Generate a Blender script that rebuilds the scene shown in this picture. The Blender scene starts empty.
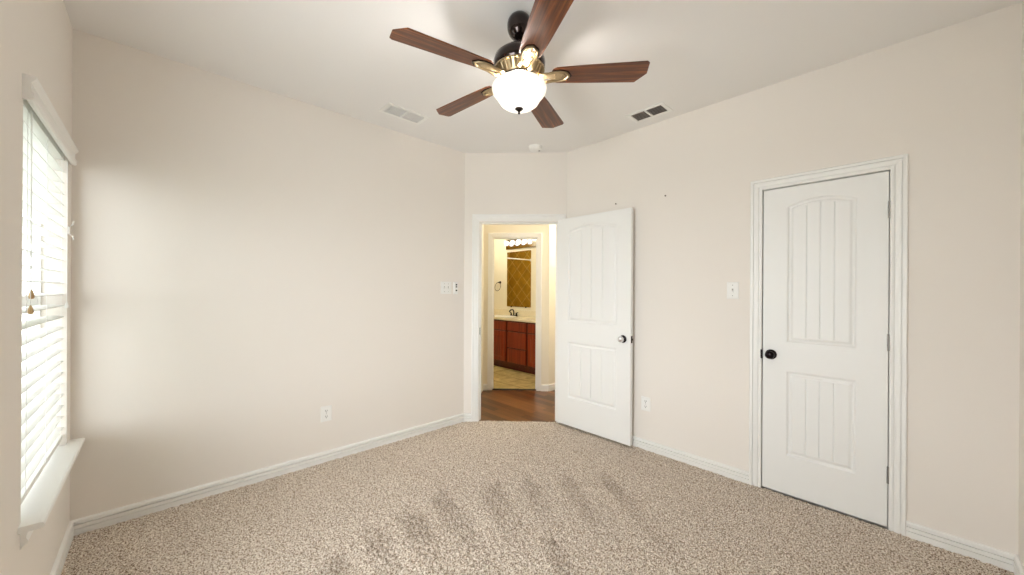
import bpy, bmesh, math, random
import numpy as np
from mathutils import Vector, Matrix

random.seed(7)
C = bpy.context.scene.collection
SC = bpy.context.scene
PI = math.pi

# ------------------------------------------------------------------ camera
F_PX, YAW, HOR, CAM_H, ROLL = 372.952, 0.810585, 290.01, 1.34359, 0.005767
cam_d = bpy.data.cameras.new('camera')
cam = bpy.data.objects.new('camera', cam_d)
C.objects.link(cam)
cam_d.sensor_fit = 'HORIZONTAL'
cam_d.sensor_width = 36.0
cam_d.lens = F_PX * 36.0 / 1024.0
cam_d.shift_y = (HOR - 287.5) / 1024.0
cam_d.clip_start = 0.02
cam.matrix_world = (Matrix.Translation((0, 0, CAM_H)) @ Matrix.Rotation(YAW - PI / 2, 4, 'Z')
                    @ Matrix.Rotation(PI / 2, 4, 'X') @ Matrix.Rotation(ROLL, 4, 'Z'))
SC.camera = cam

# ------------------------------------------------------------------ sky, light, exposure
SC.view_settings.view_transform = 'Standard'
SC.view_settings.look = 'None'
SC.view_settings.gamma = 1.0
SC.view_settings.use_curve_mapping = False
SC.view_settings.exposure = 1.42
SC.cycles.use_denoising = True
SC.cycles.max_bounces = 14
SC.cycles.diffuse_bounces = 10
SC.cycles.transmission_bounces = 8
SC.cycles.sample_clamp_indirect = 8.0
SC.cycles.caustics_reflective = False
SC.cycles.caustics_refractive = False

world = bpy.data.worlds.new('sky')
SC.world = world
world.use_nodes = True
bg = world.node_tree.nodes['Background']
bg.inputs[0].default_value = (0.97, 0.965, 1.0, 1)
bg.inputs[1].default_value = 2.3


def lamp(name, kind, loc, power, col, **kw):
    d = bpy.data.lights.new(name, kind)
    d.energy = power
    d.color = col
    for k, v in kw.items():
        setattr(d, k, v)
    o = bpy.data.objects.new(name, d)
    C.objects.link(o)
    o.location = loc
    return o


# added fill lamp beyond the glass of the added second window, left of frame
fill_l = lamp('window_fill_light', 'AREA', (-0.85, 0.62, 1.35), 40.0, (0.985, 0.96, 1.0),
             shape='RECTANGLE', size=1.6, size_y=1.2)
fill_l.rotation_euler = (0, -PI / 2, math.radians(28))
# fan lamp bulbs, ceiling lamps of the hall and the bathroom
FAN = Vector((1.336, 1.360, 0.0))
lamp('fan_bulb', 'POINT', (FAN.x, FAN.y, 2.352), 21.0, (1.0, 0.945, 0.90), shadow_soft_size=0.05)
lamp('hall_lamp', 'POINT', (4.30, 2.72, 2.50), 12.0, (1.0, 0.97, 0.90), shadow_soft_size=0.12)
lamp('bathroom_lamp', 'POINT', (4.0, 5.2, 2.5), 10.0, (1.0, 0.93, 0.70), shadow_soft_size=0.12)

# ------------------------------------------------------------------ plan of the place
ZC = 2.743                       # ceiling height
XW, YA, XB, YD = -0.338, 3.103, 3.008, -0.384
P1 = Vector((2.275, 3.103, 0)); P2 = Vector((3.008, 2.362, 0))
LC = (P2 - P1).length
DV = (P2 - P1).normalized()
NV = Vector((DV.y, -DV.x, 0))    # from the diagonal wall into the bedroom
UP = Vector((0, 0, 1))


# ------------------------------------------------------------------ materials
def new_mat(name):
    m = bpy.data.materials.new(name)
    m.use_nodes = True
    nt = m.node_tree
    return m, nt, nt.nodes['Principled BSDF']


def srgb(r, g, b):
    def f(c):
        c /= 255.0
        return c / 12.92 if c <= 0.04045 else ((c + 0.055) / 1.055) ** 2.4
    return (f(r), f(g), f(b), 1.0)


def N(nt, t, **kw):
    n = nt.nodes.new(t)
    for k, v in kw.items():
        if k in n.inputs:
            n.inputs[k].default_value = v
        else:
            setattr(n, k, v)
    return n


def plain(name, col, rough=0.5, metal=0.0, bump=0.0, scale=200.0, var=0.0, spec=None, coat=0.0):
    """procedural paint / metal / plastic: slight tone variation and a fine bump"""
    m, nt, p = new_mat(name)
    p.inputs['Base Color'].default_value = col
    p.inputs['Roughness'].default_value = rough
    p.inputs['Metallic'].default_value = metal
    if spec is not None:
        p.inputs['Specular IOR Level'].default_value = spec
    if coat:
        p.inputs['Coat Weight'].default_value = coat
    tc = N(nt, 'ShaderNodeTexCoord')
    no = N(nt, 'ShaderNodeTexNoise', Scale=scale, Detail=3.0)
    nt.links.new(tc.outputs['Object'], no.inputs['Vector'])
    if var:
        mx = N(nt, 'ShaderNodeMixRGB', blend_type='MULTIPLY')
        mx.inputs['Fac'].default_value = var
        mx.inputs['Color1'].default_value = col
        nt.links.new(no.outputs['Fac'], mx.inputs['Color2'])
        nt.links.new(mx.outputs[0], p.inputs['Base Color'])
    if bump:
        b = N(nt, 'ShaderNodeBump', Strength=bump, Distance=0.002)
        nt.links.new(no.outputs['Fac'], b.inputs['Height'])
        nt.links.new(b.outputs[0], p.inputs['Normal'])
    return m


def ramp(nt, stops):
    r = N(nt, 'ShaderNodeValToRGB')
    e = r.color_ramp.elements
    e[0].position, e[0].color = stops[0]
    e[1].position, e[1].color = stops[-1]
    for pos, col in stops[1:-1]:
        k = e.new(pos)
        k.color = col
    return r


def wood(name, dark, mid, light, along='X', rough=0.4, scale=1.0, coat=0.0):
    m, nt, p = new_mat(name)
    tc = N(nt, 'ShaderNodeTexCoord')
    mp = N(nt, 'ShaderNodeMapping')
    s = {'X': (1.6, 38, 38), 'Y': (38, 1.6, 38), 'Z': (38, 38, 1.6)}[along]
    mp.inputs['Scale'].default_value = tuple(k * scale for k in s)
    nt.links.new(tc.outputs['Object'], mp.inputs['Vector'])
    no = N(nt, 'ShaderNodeTexNoise', Scale=1.4, Detail=6.0, Roughness=0.65, Distortion=0.6)
    nt.links.new(mp.outputs[0], no.inputs['Vector'])
    r = ramp(nt, [(0.30, dark), (0.52, mid), (0.74, light)])
    nt.links.new(no.outputs['Fac'], r.inputs['Fac'])
    nt.links.new(r.outputs[0], p.inputs['Base Color'])
    p.inputs['Roughness'].default_value = rough
    if coat:
        p.inputs['Coat Weight'].default_value = coat
        p.inputs['Coat Roughness'].default_value = 0.25
    b = N(nt, 'ShaderNodeBump', Strength=0.12, Distance=0.001)
    nt.links.new(no.outputs['Fac'], b.inputs['Height'])
    nt.links.new(b.outputs[0], p.inputs['Normal'])
    return m


def tile(name, c1, c2, grout, size, rot, plane='XY', rough=0.3, ratio=1.0, offset=0.0):
    m, nt, p = new_mat(name)
    tc = N(nt, 'ShaderNodeTexCoord')
    mp = N(nt, 'ShaderNodeMapping')
    sw = N(nt, 'ShaderNodeSeparateXYZ')
    cb = N(nt, 'ShaderNodeCombineXYZ')
    nt.links.new(tc.outputs['Object'], sw.inputs[0])
    a, bb = {'XY': (0, 1), 'XZ': (0, 2), 'YZ': (1, 2)}[plane]
    nt.links.new(sw.outputs[a], cb.inputs[0])
    nt.links.new(sw.outputs[bb], cb.inputs[1])
    mp.inputs['Rotation'].default_value = (0, 0, rot)
    nt.links.new(cb.outputs[0], mp.inputs['Vector'])
    br = N(nt, 'ShaderNodeTexBrick')
    br.offset = offset
    br.inputs['Scale'].default_value = 1.0
    br.inputs['Brick Width'].default_value = size * ratio
    br.inputs['Row Height'].default_value = size
    br.inputs['Mortar Size'].default_value = (0.006 if plane == 'XY' else 0.010) if ratio == 1.0 else 0.0016
    br.inputs['Color1'].default_value = c1
    br.inputs['Color2'].default_value = c2
    br.inputs['Mortar'].default_value = grout
    nt.links.new(mp.outputs[0], br.inputs['Vector'])
    no = N(nt, 'ShaderNodeTexNoise', Scale=9.0, Detail=5.0)
    if ratio != 1.0:
        m2 = N(nt, 'ShaderNodeMapping')
        m2.inputs['Scale'].default_value = (0.35, 9.0, 1)
        nt.links.new(mp.outputs[0], m2.inputs['Vector'])
        nt.links.new(m2.outputs[0], no.inputs['Vector'])
    else:
        nt.links.new(mp.outputs[0], no.inputs['Vector'])
    rr = ramp(nt, [(0.25, (0.55, 0.55, 0.55, 1)), (0.75, (1.25, 1.25, 1.25, 1))])
    nt.links.new(no.outputs['Fac'], rr.inputs['Fac'])
    mx = N(nt, 'ShaderNodeMixRGB', blend_type='MULTIPLY')
    mx.inputs['Fac'].default_value = 0.7
    nt.links.new(br.outputs['Color'], mx.inputs['Color1'])
    nt.links.new(rr.outputs[0], mx.inputs['Color2'])
    nt.links.new(mx.outputs[0], p.inputs['Base Color'])
    p.inputs['Roughness'].default_value = rough
    return m


M = {}
M['wall'] = plain('wall_paint', srgb(235, 230, 224), 0.75, bump=0.10, scale=95.0, spec=0.25)
M['hallwall'] = plain('hall_paint', srgb(236, 230, 214), 0.75, bump=0.10, scale=95.0, spec=0.25)
M['ceil'] = plain('ceiling_paint', srgb(236, 235, 234), 0.85, bump=0.14, scale=80.0, spec=0.2)
M['trim'] = plain('trim_paint', srgb(240, 240, 238), 0.38, bump=0.02, scale=60.0)
M['door'] = plain('door_paint', srgb(238, 239, 238), 0.42, bump=0.05, scale=140.0)
M['plate'] = plain('white_plastic', srgb(240, 240, 238), 0.35)
M['slot'] = plain('dark_slot', srgb(40, 36, 34), 0.6)
M['grey'] = plain('grey_metal', srgb(150, 148, 144), 0.4, 0.6)
M['orb'] = plain('oil_rubbed_bronze', srgb(32, 24, 26), 0.24, 0.75, bump=0.03, scale=90.0)
M['chrome'] = plain('polished_metal', srgb(225, 225, 228), 0.10, 1.0)
M['fan_dark'] = plain('fan_bronze', srgb(44, 32, 29), 0.18, 0.8, bump=0.01, scale=120.0, coat=0.5)
M['fan_cream'] = plain('fan_brushed_metal', srgb(176, 156, 122), 0.34, 0.85, bump=0.04, scale=160.0, var=0.25)
M['blade'] = wood('walnut_blade', srgb(46, 20, 7), srgb(104, 53, 19), srgb(164, 96, 42), 'X', 0.40, 1.0, 0.25)
M['cherry'] = wood('cherry_cabinet', srgb(96, 26, 8), srgb(136, 44, 16), srgb(168, 66, 28), 'Z', 0.35, 0.6, 0.2)
M['cherry_shade'] = wood('cherry_gap_shade', srgb(58, 12, 6), srgb(84, 22, 10), srgb(104, 34, 16), 'Z', 0.4, 0.6, 0.1)  # same cherry darkened: shade in the gaps between fronts put into the colour
M['tassel'] = wood('tassel_wood', srgb(168, 134, 88), srgb(204, 174, 128), srgb(224, 200, 160), 'Z', 0.5)
M['counter'] = plain('cultured_marble', srgb(240, 232, 210), 0.2, var=0.12, scale=14.0)
M['planks'] = tile('hall_planks', srgb(66, 37, 16), srgb(146, 98, 54), srgb(34, 18, 8), 0.085, PI / 2, 'XY', 0.28, 11.0, 0.37)
M['bathtile'] = tile('bath_floor_tile', srgb(226, 208, 150), srgb(214, 196, 138), srgb(176, 160, 112), 0.33, 0.0, 'XY', 0.25)
M['showerend'] = tile('shower_end_tile', srgb(190, 150, 50), srgb(174, 134, 40), srgb(208, 176, 98), 0.24, PI / 4, 'YZ', 0.3)
M['showertile'] = tile('shower_tile', srgb(190, 150, 50), srgb(174, 134, 40), srgb(208, 176, 98), 0.24, PI / 4, 'XZ', 0.3)
M['mirror'] = plain('mirror_silver', (0.93, 0.93, 0.93, 1), 0.02, 1.0)
M['mark'] = plain('nail_steel', srgb(96, 86, 78), 0.5, 0.4)
M['grass'] = plain('lawn', srgb(132, 140, 118), 0.9, var=0.5, scale=30.0)
M['siding'] = plain('siding_paint', srgb(176, 178, 176), 0.8, var=0.2, scale=3.0)
M['shingle'] = plain('roof_shingles', srgb(118, 112, 108), 0.9, var=0.5, scale=20.0)


def glass_mat():
    """thin clear pane: lets light straight through, with a faint mirror sheen"""
    m, nt, p = new_mat('window_glass')
    p.inputs['Base Color'].default_value = (0.95, 0.97, 0.96, 1)
    p.inputs['Roughness'].default_value = 0.02
    t = N(nt, 'ShaderNodeBsdfTransparent')
    t.inputs['Color'].default_value = (0.95, 0.98, 0.97, 1)
    mx = N(nt, 'ShaderNodeMixShader')
    mx.inputs[0].default_value = 0.94
    out = nt.nodes['Material Output']
    nt.links.new(p.outputs[0], mx.inputs[1])
    nt.links.new(t.outputs[0], mx.inputs[2])
    nt.links.new(mx.outputs[0], out.inputs['Surface'])
    return m


def slat_mat():
    m, nt, p = new_mat('blind_slat_vinyl')
    p.inputs['Base Color'].default_value = srgb(244, 244, 242)
    p.inputs['Roughness'].default_value = 0.4
    t = N(nt, 'ShaderNodeBsdfTranslucent')
    t.inputs['Color'].default_value = srgb(246, 245, 240)
    mx = N(nt, 'ShaderNodeMixShader')
    mx.inputs[0].default_value = 0.10
    out = nt.nodes['Material Output']
    nt.links.new(p.outputs[0], mx.inputs[1])
    nt.links.new(t.outputs[0], mx.inputs[2])
    nt.links.new(mx.outputs[0], out.inputs['Surface'])
    return m


def glow_mat(name, col, strength, base):
    m, nt, p = new_mat(name)
    p.inputs['Base Color'].default_value = base
    p.inputs['Roughness'].default_value = 0.35
    tc = N(nt, 'ShaderNodeTexCoord')
    no = N(nt, 'ShaderNodeTexNoise', Scale=9.0, Detail=3.0)     # alabaster clouding of the glass
    nt.links.new(tc.outputs['Object'], no.inputs['Vector'])
    r = ramp(nt, [(0.3, tuple(c * 0.86 for c in col[:3]) + (1,)), (0.7, col)])
    nt.links.new(no.outputs['Fac'], r.inputs['Fac'])
    nt.links.new(r.outputs[0], p.inputs['Emission Color'])
    p.inputs['Emission Strength'].default_value = strength
    return m


def bowl_mat():
    """alabaster glass lit from inside: translucent shell with a soft glow"""
    m, nt, p = new_mat('alabaster_glass')
    p.inputs['Base Color'].default_value = srgb(246, 240, 226)
    p.inputs['Roughness'].default_value = 0.25
    tc = N(nt, 'ShaderNodeTexCoord')
    no = N(nt, 'ShaderNodeTexNoise', Scale=9.0, Detail=3.0)
    nt.links.new(tc.outputs['Object'], no.inputs['Vector'])
    r = ramp(nt, [(0.3, (0.80, 0.76, 0.66, 1)), (0.7, (0.95, 0.92, 0.84, 1))])
    nt.links.new(no.outputs['Fac'], r.inputs['Fac'])
    t = N(nt, 'ShaderNodeBsdfTranslucent')
    nt.links.new(r.outputs[0], t.inputs['Color'])
    mx = N(nt, 'ShaderNodeMixShader')
    mx.inputs[0].default_value = 0.011
    out = nt.nodes['Material Output']
    nt.links.new(p.outputs[0], mx.inputs[1])
    nt.links.new(t.outputs[0], mx.inputs[2])
    nt.links.new(mx.outputs[0], out.inputs['Surface'])
    return m


def carpet_mat():
    m, nt, p = new_mat('frieze_carpet')
    tc = N(nt, 'ShaderNodeTexCoord')
    n1 = N(nt, 'ShaderNodeTexNoise', Scale=150.0, Detail=2.0, Roughness=0.6)
    nt.links.new(tc.outputs['Object'], n1.inputs['Vector'])
    r = ramp(nt, [(0.36, srgb(104, 84, 68)), (0.46, srgb(186, 170, 153)), (0.55, srgb(222, 211, 198)), (0.70, srgb(244, 237, 228))])
    nt.links.new(n1.outputs['Fac'], r.inputs['Fac'])
    at = N(nt, 'ShaderNodeAttribute', attribute_name='track')      # vacuum track: shade of pile brushed the other way, painted as colour
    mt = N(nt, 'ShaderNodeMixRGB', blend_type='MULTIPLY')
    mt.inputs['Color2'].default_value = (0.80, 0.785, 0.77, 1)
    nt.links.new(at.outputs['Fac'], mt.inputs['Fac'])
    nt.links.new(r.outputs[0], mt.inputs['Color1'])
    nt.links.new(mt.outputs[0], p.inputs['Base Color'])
    p.inputs['Roughness'].default_value = 0.95
    p.inputs['Specular IOR Level'].default_value = 0.1
    b = N(nt, 'ShaderNodeBump', Strength=0.6, Distance=0.004)
    nt.links.new(n1.outputs['Fac'], b.inputs['Height'])
    nt.links.new(b.outputs[0], p.inputs['Normal'])
    return m


M['glass'] = glass_mat()
M['slat'] = slat_mat()
M['bowl'] = bowl_mat()
M['bulb'] = glow_mat('lit_globe_bulb', (1, 0.97, 0.95, 1), 0.8, (0.95, 0.95, 0.95, 1))
M['carpet'] = carpet_mat()


# ------------------------------------------------------------------ mesh helpers
class MB:
    """collects shapes; build() links them as ONE mesh object"""
    def __init__(self):
        self.v, self.f = [], []

    def add(self, vs, fs):
        o = len(self.v)
        self.v += [Vector(p) for p in vs]
        self.f += [tuple(i + o for i in q) for q in fs]
        return self

    def box(self, x0, x1, y0, y1, z0, z1):
        return self.hexa([(x0, y0, z0), (x1, y0, z0), (x1, y1, z0), (x0, y1, z0),
                          (x0, y0, z1), (x1, y0, z1), (x1, y1, z1), (x0, y1, z1)])

    def hexa(self, p):
        return self.add(p, [(0, 3, 2, 1), (4, 5, 6, 7), (0, 1, 5, 4), (1, 2, 6, 5), (2, 3, 7, 6), (3, 0, 4, 7)])

    def fbox(self, fr, u0, u1, v0, v1, n0, n1):
        return self.hexa([fr(u0, v0, n0), fr(u1, v0, n0), fr(u1, v0, n1), fr(u0, v0, n1),
                          fr(u0, v1, n0), fr(u1, v1, n0), fr(u1, v1, n1), fr(u0, v1, n1)])

    def prism(self, poly, fn, a, b):
        """poly: 2D outline; fn(x, y, t) -> world; extruded from t=a to t=b"""
        n = len(poly)
        vs = [fn(x, y, a) for x, y in poly] + [fn(x, y, b) for x, y in poly]
        fs = [tuple(range(n))[::-1], tuple(range(n, 2 * n))]
        fs += [(i, (i + 1) % n, n + (i + 1) % n, n + i) for i in range(n)]
        return self.add(vs, fs)

    def lathe(self, prof, fn, seg=32):
        """prof: (r, h) list; fn(x, y, h) -> world"""
        vs, fs = [], []
        for r, h in prof:
            for k in range(seg):
                a = 2 * PI * k / seg
                vs.append(fn(r * math.cos(a), r * math.sin(a), h))
        for i in range(len(prof) - 1):
            for k in range(seg):
                k2 = (k + 1) % seg
                fs.append((i * seg + k, i * seg + k2, (i + 1) * seg + k2, (i + 1) * seg + k))
        if prof[0][0] > 1e-4:
            fs.append(tuple(range(seg))[::-1])
        if prof[-1][0] > 1e-4:
            fs.append(tuple((len(prof) - 1) * seg + k for k in range(seg)))
        return self.add(vs, fs)

    def tube(self, pts, r, seg=8, closed=False):
        pts = [Vector(p) for p in pts]
        n = len(pts)
        rs = r if isinstance(r, (list, tuple)) else [r] * n
        vs, fs = [], []
        for i, p in enumerate(pts):
            if closed:
                t = (pts[(i + 1) % n] - pts[i - 1]).normalized()
            else:
                t = (pts[min(i + 1, n - 1)] - pts[max(i - 1, 0)]).normalized()
            a = UP if abs(t.z) < 0.9 else Vector((1, 0, 0))
            x = t.cross(a).normalized()
            y = t.cross(x).normalized()
            for k in range(seg):
                w = 2 * PI * k / seg
                vs.append(p + x * (rs[i] * math.cos(w)) + y * (rs[i] * math.sin(w)))
        m = n if closed else n - 1
        for i in range(m):
            j = (i + 1) % n
            for k in range(seg):
                k2 = (k + 1) % seg
                fs.append((i * seg + k, i * seg + k2, j * seg + k2, j * seg + k))
        if not closed:
            fs.append(tuple(range(seg))[::-1])
            fs.append(tuple((n - 1) * seg + k for k in range(seg)))
        return self.add(vs, fs)

    def build(self, name, mat, parent=None, smooth=False, bevel=0.0, loc=None, local=False):
        """vertices are in the place's own coordinates unless local; the object sits at loc"""
        me = bpy.data.meshes.new(name)
        off = Vector((0, 0, 0)) if (local or loc is None) else Vector(loc)
        if parent is not None and not local and loc is None:
            off = world_loc(parent)
        me.from_pydata([tuple(p - off) for p in self.v], [], self.f)
        bm = bmesh.new()
        bm.from_mesh(me)
        bmesh.ops.remove_doubles(bm, verts=bm.verts, dist=1e-5)
        bmesh.ops.recalc_face_normals(bm, faces=bm.faces)
        bm.to_mesh(me)
        bm.free()
        me.materials.append(mat)
        o = bpy.data.objects.new(name, me)
        C.objects.link(o)
        if parent is not None:
            o.parent = parent
            if loc is not None and not local:
                o.location = Vector(loc) - world_loc(parent)
            elif loc is not None:
                o.location = loc
        elif loc is not None:
            o.location = loc
        if smooth:
            for q in me.polygons:
                q.use_smooth = True
            me.set_sharp_from_angle(angle=math.radians(38))
        if bevel:
            b = o.modifiers.new('edge', 'BEVEL')
            b.width = bevel
            b.segments = 2
            b.limit_method = 'ANGLE'
        return o


def world_loc(o):
    p = Vector(o.location)
    while o.parent is not None:
        o = o.parent
        p = p + Vector(o.location)
    return p


def tag(o, label, cat, group=None, kind=None):
    o['label'] = label
    o['category'] = cat
    if group:
        o['group'] = group
    if kind:
        o['kind'] = kind
    return o


def thing(name, label, cat, loc, group=None, kind=None):
    o = bpy.data.objects.new(name, None)
    o.empty_display_size = 0.05
    C.objects.link(o)
    o.location = loc
    return tag(o, label, cat, group, kind)


def struct(mb, name, mat, label, cat, **kw):
    return tag(mb.build(name, mat, **kw), label, cat, kind='structure')


def frame(o, eu, ev, en):
    o, eu, ev, en = Vector(o), Vector(eu), Vector(ev), Vector(en)
    return lambda u, v, n: o + eu * u + ev * v + en * n


X, Y = Vector((1, 0, 0)), Vector((0, 1, 0))
FC = frame(P1, DV, UP, NV)                       # diagonal wall: u along it, n into the bedroom
FBATH = frame(P1 - NV * 1.2, DV, UP, NV)         # bathroom door wall, n into the hall
FB = frame((XB, 0, 0), Y, UP, -X)                # right wall: u = y
FA = frame((0, YA, 0), X, UP, -Y)                # back wall: u = x
FW = frame((XW, 0, 0), Y, UP, X)                 # window wall: u = y
ID = lambda x, y, z: Vector((x, y, z))

# ------------------------------------------------------------------ room shell
T = 0.115
# carpet: a real pile surface, tuft by tuft
WIN_Y0, WIN_Y1, WIN_Z0, WIN_Z1 = 2.095, 2.985, 0.510, 2.035


def smooth_noise(nx, ny, cell, rng):
    gx, gy = int(nx / cell) + 3, int(ny / cell) + 3
    g = rng.random((gx, gy))
    xs, ys = np.arange(nx) / cell, np.arange(ny) / cell
    xi, yi = xs.astype(int), ys.astype(int)
    fx, fy = xs - xi, ys - yi
    fx, fy = fx * fx * (3 - 2 * fx), fy * fy * (3 - 2 * fy)
    fx, fy = fx[:, None], fy[None, :]
    a = g[np.ix_(xi, yi)]; b = g[np.ix_(xi + 1, yi)]; c = g[np.ix_(xi, yi + 1)]; d = g[np.ix_(xi + 1, yi + 1)]
    return a * (1 - fx) * (1 - fy) + b * fx * (1 - fy) + c * (1 - fx) * fy + d * fx * fy


def make_carpet():
    rng = np.random.default_rng(11)
    st = 0.0048
    nx = int((XB - XW) / st) + 1
    ny = int((YA - YD) / st) + 1
    xs = np.linspace(XW, XB, nx)
    ys = np.linspace(YD, YA, ny)
    tuft = smooth_noise(nx, ny, 1.55, rng) * 0.75 + smooth_noise(nx, ny, 3.1, rng) * 0.45 + rng.random((nx, ny)) * 0.18 - 0.75
    XX, YY = np.meshgrid(xs, ys, indexing='ij')
    # vacuum tracks: strokes pulled back towards the window corner, where the pile stands rougher
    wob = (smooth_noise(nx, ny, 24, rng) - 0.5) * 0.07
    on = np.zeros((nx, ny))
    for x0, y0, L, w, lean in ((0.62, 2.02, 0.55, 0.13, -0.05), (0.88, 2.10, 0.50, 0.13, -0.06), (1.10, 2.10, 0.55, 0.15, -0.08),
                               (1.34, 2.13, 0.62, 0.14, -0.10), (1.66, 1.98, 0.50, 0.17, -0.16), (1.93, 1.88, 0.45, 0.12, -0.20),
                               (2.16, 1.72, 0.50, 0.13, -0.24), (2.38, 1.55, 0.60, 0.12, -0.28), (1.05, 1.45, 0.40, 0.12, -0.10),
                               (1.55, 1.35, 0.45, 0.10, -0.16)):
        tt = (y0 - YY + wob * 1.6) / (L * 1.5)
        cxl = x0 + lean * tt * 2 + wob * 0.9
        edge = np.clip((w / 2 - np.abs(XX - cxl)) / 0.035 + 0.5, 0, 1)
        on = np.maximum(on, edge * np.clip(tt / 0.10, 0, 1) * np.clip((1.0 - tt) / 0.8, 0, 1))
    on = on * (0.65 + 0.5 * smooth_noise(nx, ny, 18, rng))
    amp = 0.0120 * (1.0 + 0.9 * on)
    z = tuft * amp - 0.003 * on
    jx = (rng.random((nx, ny)) - 0.5) * st * 0.7
    jy = (rng.random((nx, ny)) - 0.5) * st * 0.7
    jx[0, :] = jx[-1, :] = 0
    jy[:, 0] = jy[:, -1] = 0
    co = np.stack([XX + jx, YY + jy, z], -1).reshape(-1, 3)
    idx = np.arange(nx * ny).reshape(nx, ny)
    q = np.stack([idx[:-1, :-1], idx[1:, :-1], idx[1:, 1:], idx[:-1, 1:]], -1).reshape(-1, 4)
    cx = XX[:-1, :-1].reshape(-1) + st / 2
    cy = YY[:-1, :-1].reshape(-1) + st / 2
    sd = (cx - P1.x) * NV.x + (cy - P1.y) * NV.y
    q = q[sd > -0.02]
    me = bpy.data.meshes.new('floor')
    me.vertices.add(len(co))
    me.vertices.foreach_set('co', co.reshape(-1))
    me.loops.add(q.size)
    me.loops.foreach_set('vertex_index', q.reshape(-1))
    me.polygons.add(len(q))
    me.polygons.foreach_set('loop_start', np.arange(0, q.size, 4))
    me.update(calc_edges=True)
    me.validate()
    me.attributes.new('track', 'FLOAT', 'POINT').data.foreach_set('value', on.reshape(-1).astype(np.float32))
    bm = bmesh.new()
    bm.from_mesh(me)
    bmesh.ops.delete(bm, geom=[v for v in bm.verts if not v.link_faces], context='VERTS')
    bm.to_mesh(me)
    bm.free()
    for p_ in me.polygons:
        p_.use_smooth = True
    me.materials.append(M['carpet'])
    o = bpy.data.objects.new('floor', me)
    C.objects.link(o)
    return tag(o, 'speckled beige carpet with vacuum tracks covering the bedroom floor', 'carpet', kind='structure')


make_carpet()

struct(MB().box(XW - 0.3, 5.8, YD - 0.3, 7.2, ZC, ZC + 0.15), 'ceiling', M['ceil'],
       'off-white flat ceiling above the bedroom fan', 'ceiling')

# window wall with its two openings (the second is added for fill light, left of the frame)
W2_0, W2_1 = 0.50, 1.39
w = MB()
w.box(XW - 0.15, XW, YD - 0.15, W2_0, -0.05, ZC)
w.box(XW - 0.15, XW, W2_1, WIN_Y0, -0.05, ZC)
w.box(XW - 0.15, XW, WIN_Y1, YA + T, -0.05, ZC)
for q0, q1 in ((W2_0, W2_1), (WIN_Y0, WIN_Y1)):
    w.box(XW - 0.15, XW, q0, q1, -0.05, WIN_Z0)
    w.box(XW - 0.15, XW, q0, q1, WIN_Z1, ZC)
struct(w, 'wall_left', M['wall'], 'beige wall holding the window at the left', 'wall')
struct(MB().box(XW, P1.x + 0.06, YA, YA + T, -0.05, ZC), 'wall_back', M['wall'],
       'long plain beige wall between the window corner and the open doorway', 'wall')
# diagonal wall, opening u 0.155 .. 0.955
CU0, CU1, CZ = 0.155, 0.955, 2.040
w = MB()
w.fbox(FC, 0, CU0, -0.05, ZC, -T, 0)
w.fbox(FC, CU1, LC + 0.02, -0.05, ZC, -T, 0)
w.fbox(FC, CU0, CU1, CZ, ZC, -T, 0)
struct(w, 'wall_corner', M['wall'], 'narrow diagonal beige wall around the open doorway', 'wall')
# right wall, closet opening y 0.058 .. 0.672
BY0, BY1, BZ = 0.055, 0.673, 2.038
w = MB()
w.fbox(FB, YD - T, BY0, -0.05, ZC, -T, 0)
w.fbox(FB, BY1, P2.y, -0.05, ZC, -T, 0)
w.fbox(FB, BY0, BY1, BZ, ZC, -T, 0)
struct(w, 'wall_right', M['wall'], 'beige wall with the closed closet door at the right', 'wall')
struct(MB().box(XW - 0.15, XB, YD - T, YD, -0.05, ZC), 'wall_front', M['wall'],
       'beige wall ending the room at the far right edge of the photo', 'wall')
# closet behind the right wall
w = MB()
w.box(3.75, 3.86, YD - T, 2.25, -0.05, ZC)
w.box(XB + T, 3.75, YD - T, YD, -0.05, ZC)
w.box(XB + T, 3.75, YD, 2.25, -0.05, 0.0)
struct(w, 'wall_closet', M['wall'], 'closet walls behind the closed white door', 'wall')

# hall and bathroom shell
w = MB()
w.fbox(FC, -0.06, 0.065, -0.05, ZC, -1.2, -T)                       # left side of the vestibule
w.box(3.79, 5.70, 3.27, 3.27 + T, -0.05, ZC)                        # far side of the hall
w.box(XB + 0.02, 5.70, 2.25, 2.25 + 0.10, -0.05, ZC)                # near side of the hall
w.box(5.70, 5.80, 2.25, 3.27 + T, -0.05, ZC)
struct(w, 'wall_hall', M['hallwall'], 'cream hall walls seen through the open doorway', 'wall')
QU0, QU1, QZ = 0.190, 0.790, 2.048
w = MB()
w.fbox(FBATH, -0.10, QU0, -0.05, ZC, -T, 0)
w.fbox(FBATH, QU1, 0.946, -0.05, ZC, -T, 0)
w.fbox(FBATH, QU0, QU1, QZ, ZC, -T, 0)
struct(w, 'wall_bath', M['hallwall'], 'cream wall around the bathroom doorway beyond the hall', 'wall')
XM, YE, XO = 4.82, 6.90, 3.15
struct(MB().box(XM, XM + 0.1, 3.27 + T, YE + 0.1, -0.05, ZC), 'wall_vanity', M['hallwall'],
       'cream bathroom wall behind the mirror and vanity', 'wall')
struct(MB().box(XO - 0.1, XO, 3.86, YE + 0.1, -0.05, ZC), 'wall_shower', M['hallwall'],
       'cream bathroom wall opposite the vanity mirror', 'wall')
struct(MB().box(XO, XM, YE, YE + 0.1, -0.05, ZC), 'wall_tile', M['showertile'],
       'golden brown diagonal shower tile reflected in the bathroom mirror', 'wall')
struct(MB().box(XO, XO + 0.012, 6.08, YE, -0.05, 2.55), 'wall_tile_end', M['showerend'],
       'golden brown diagonal tile at the near end of the shower in the mirror', 'wall')
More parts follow.
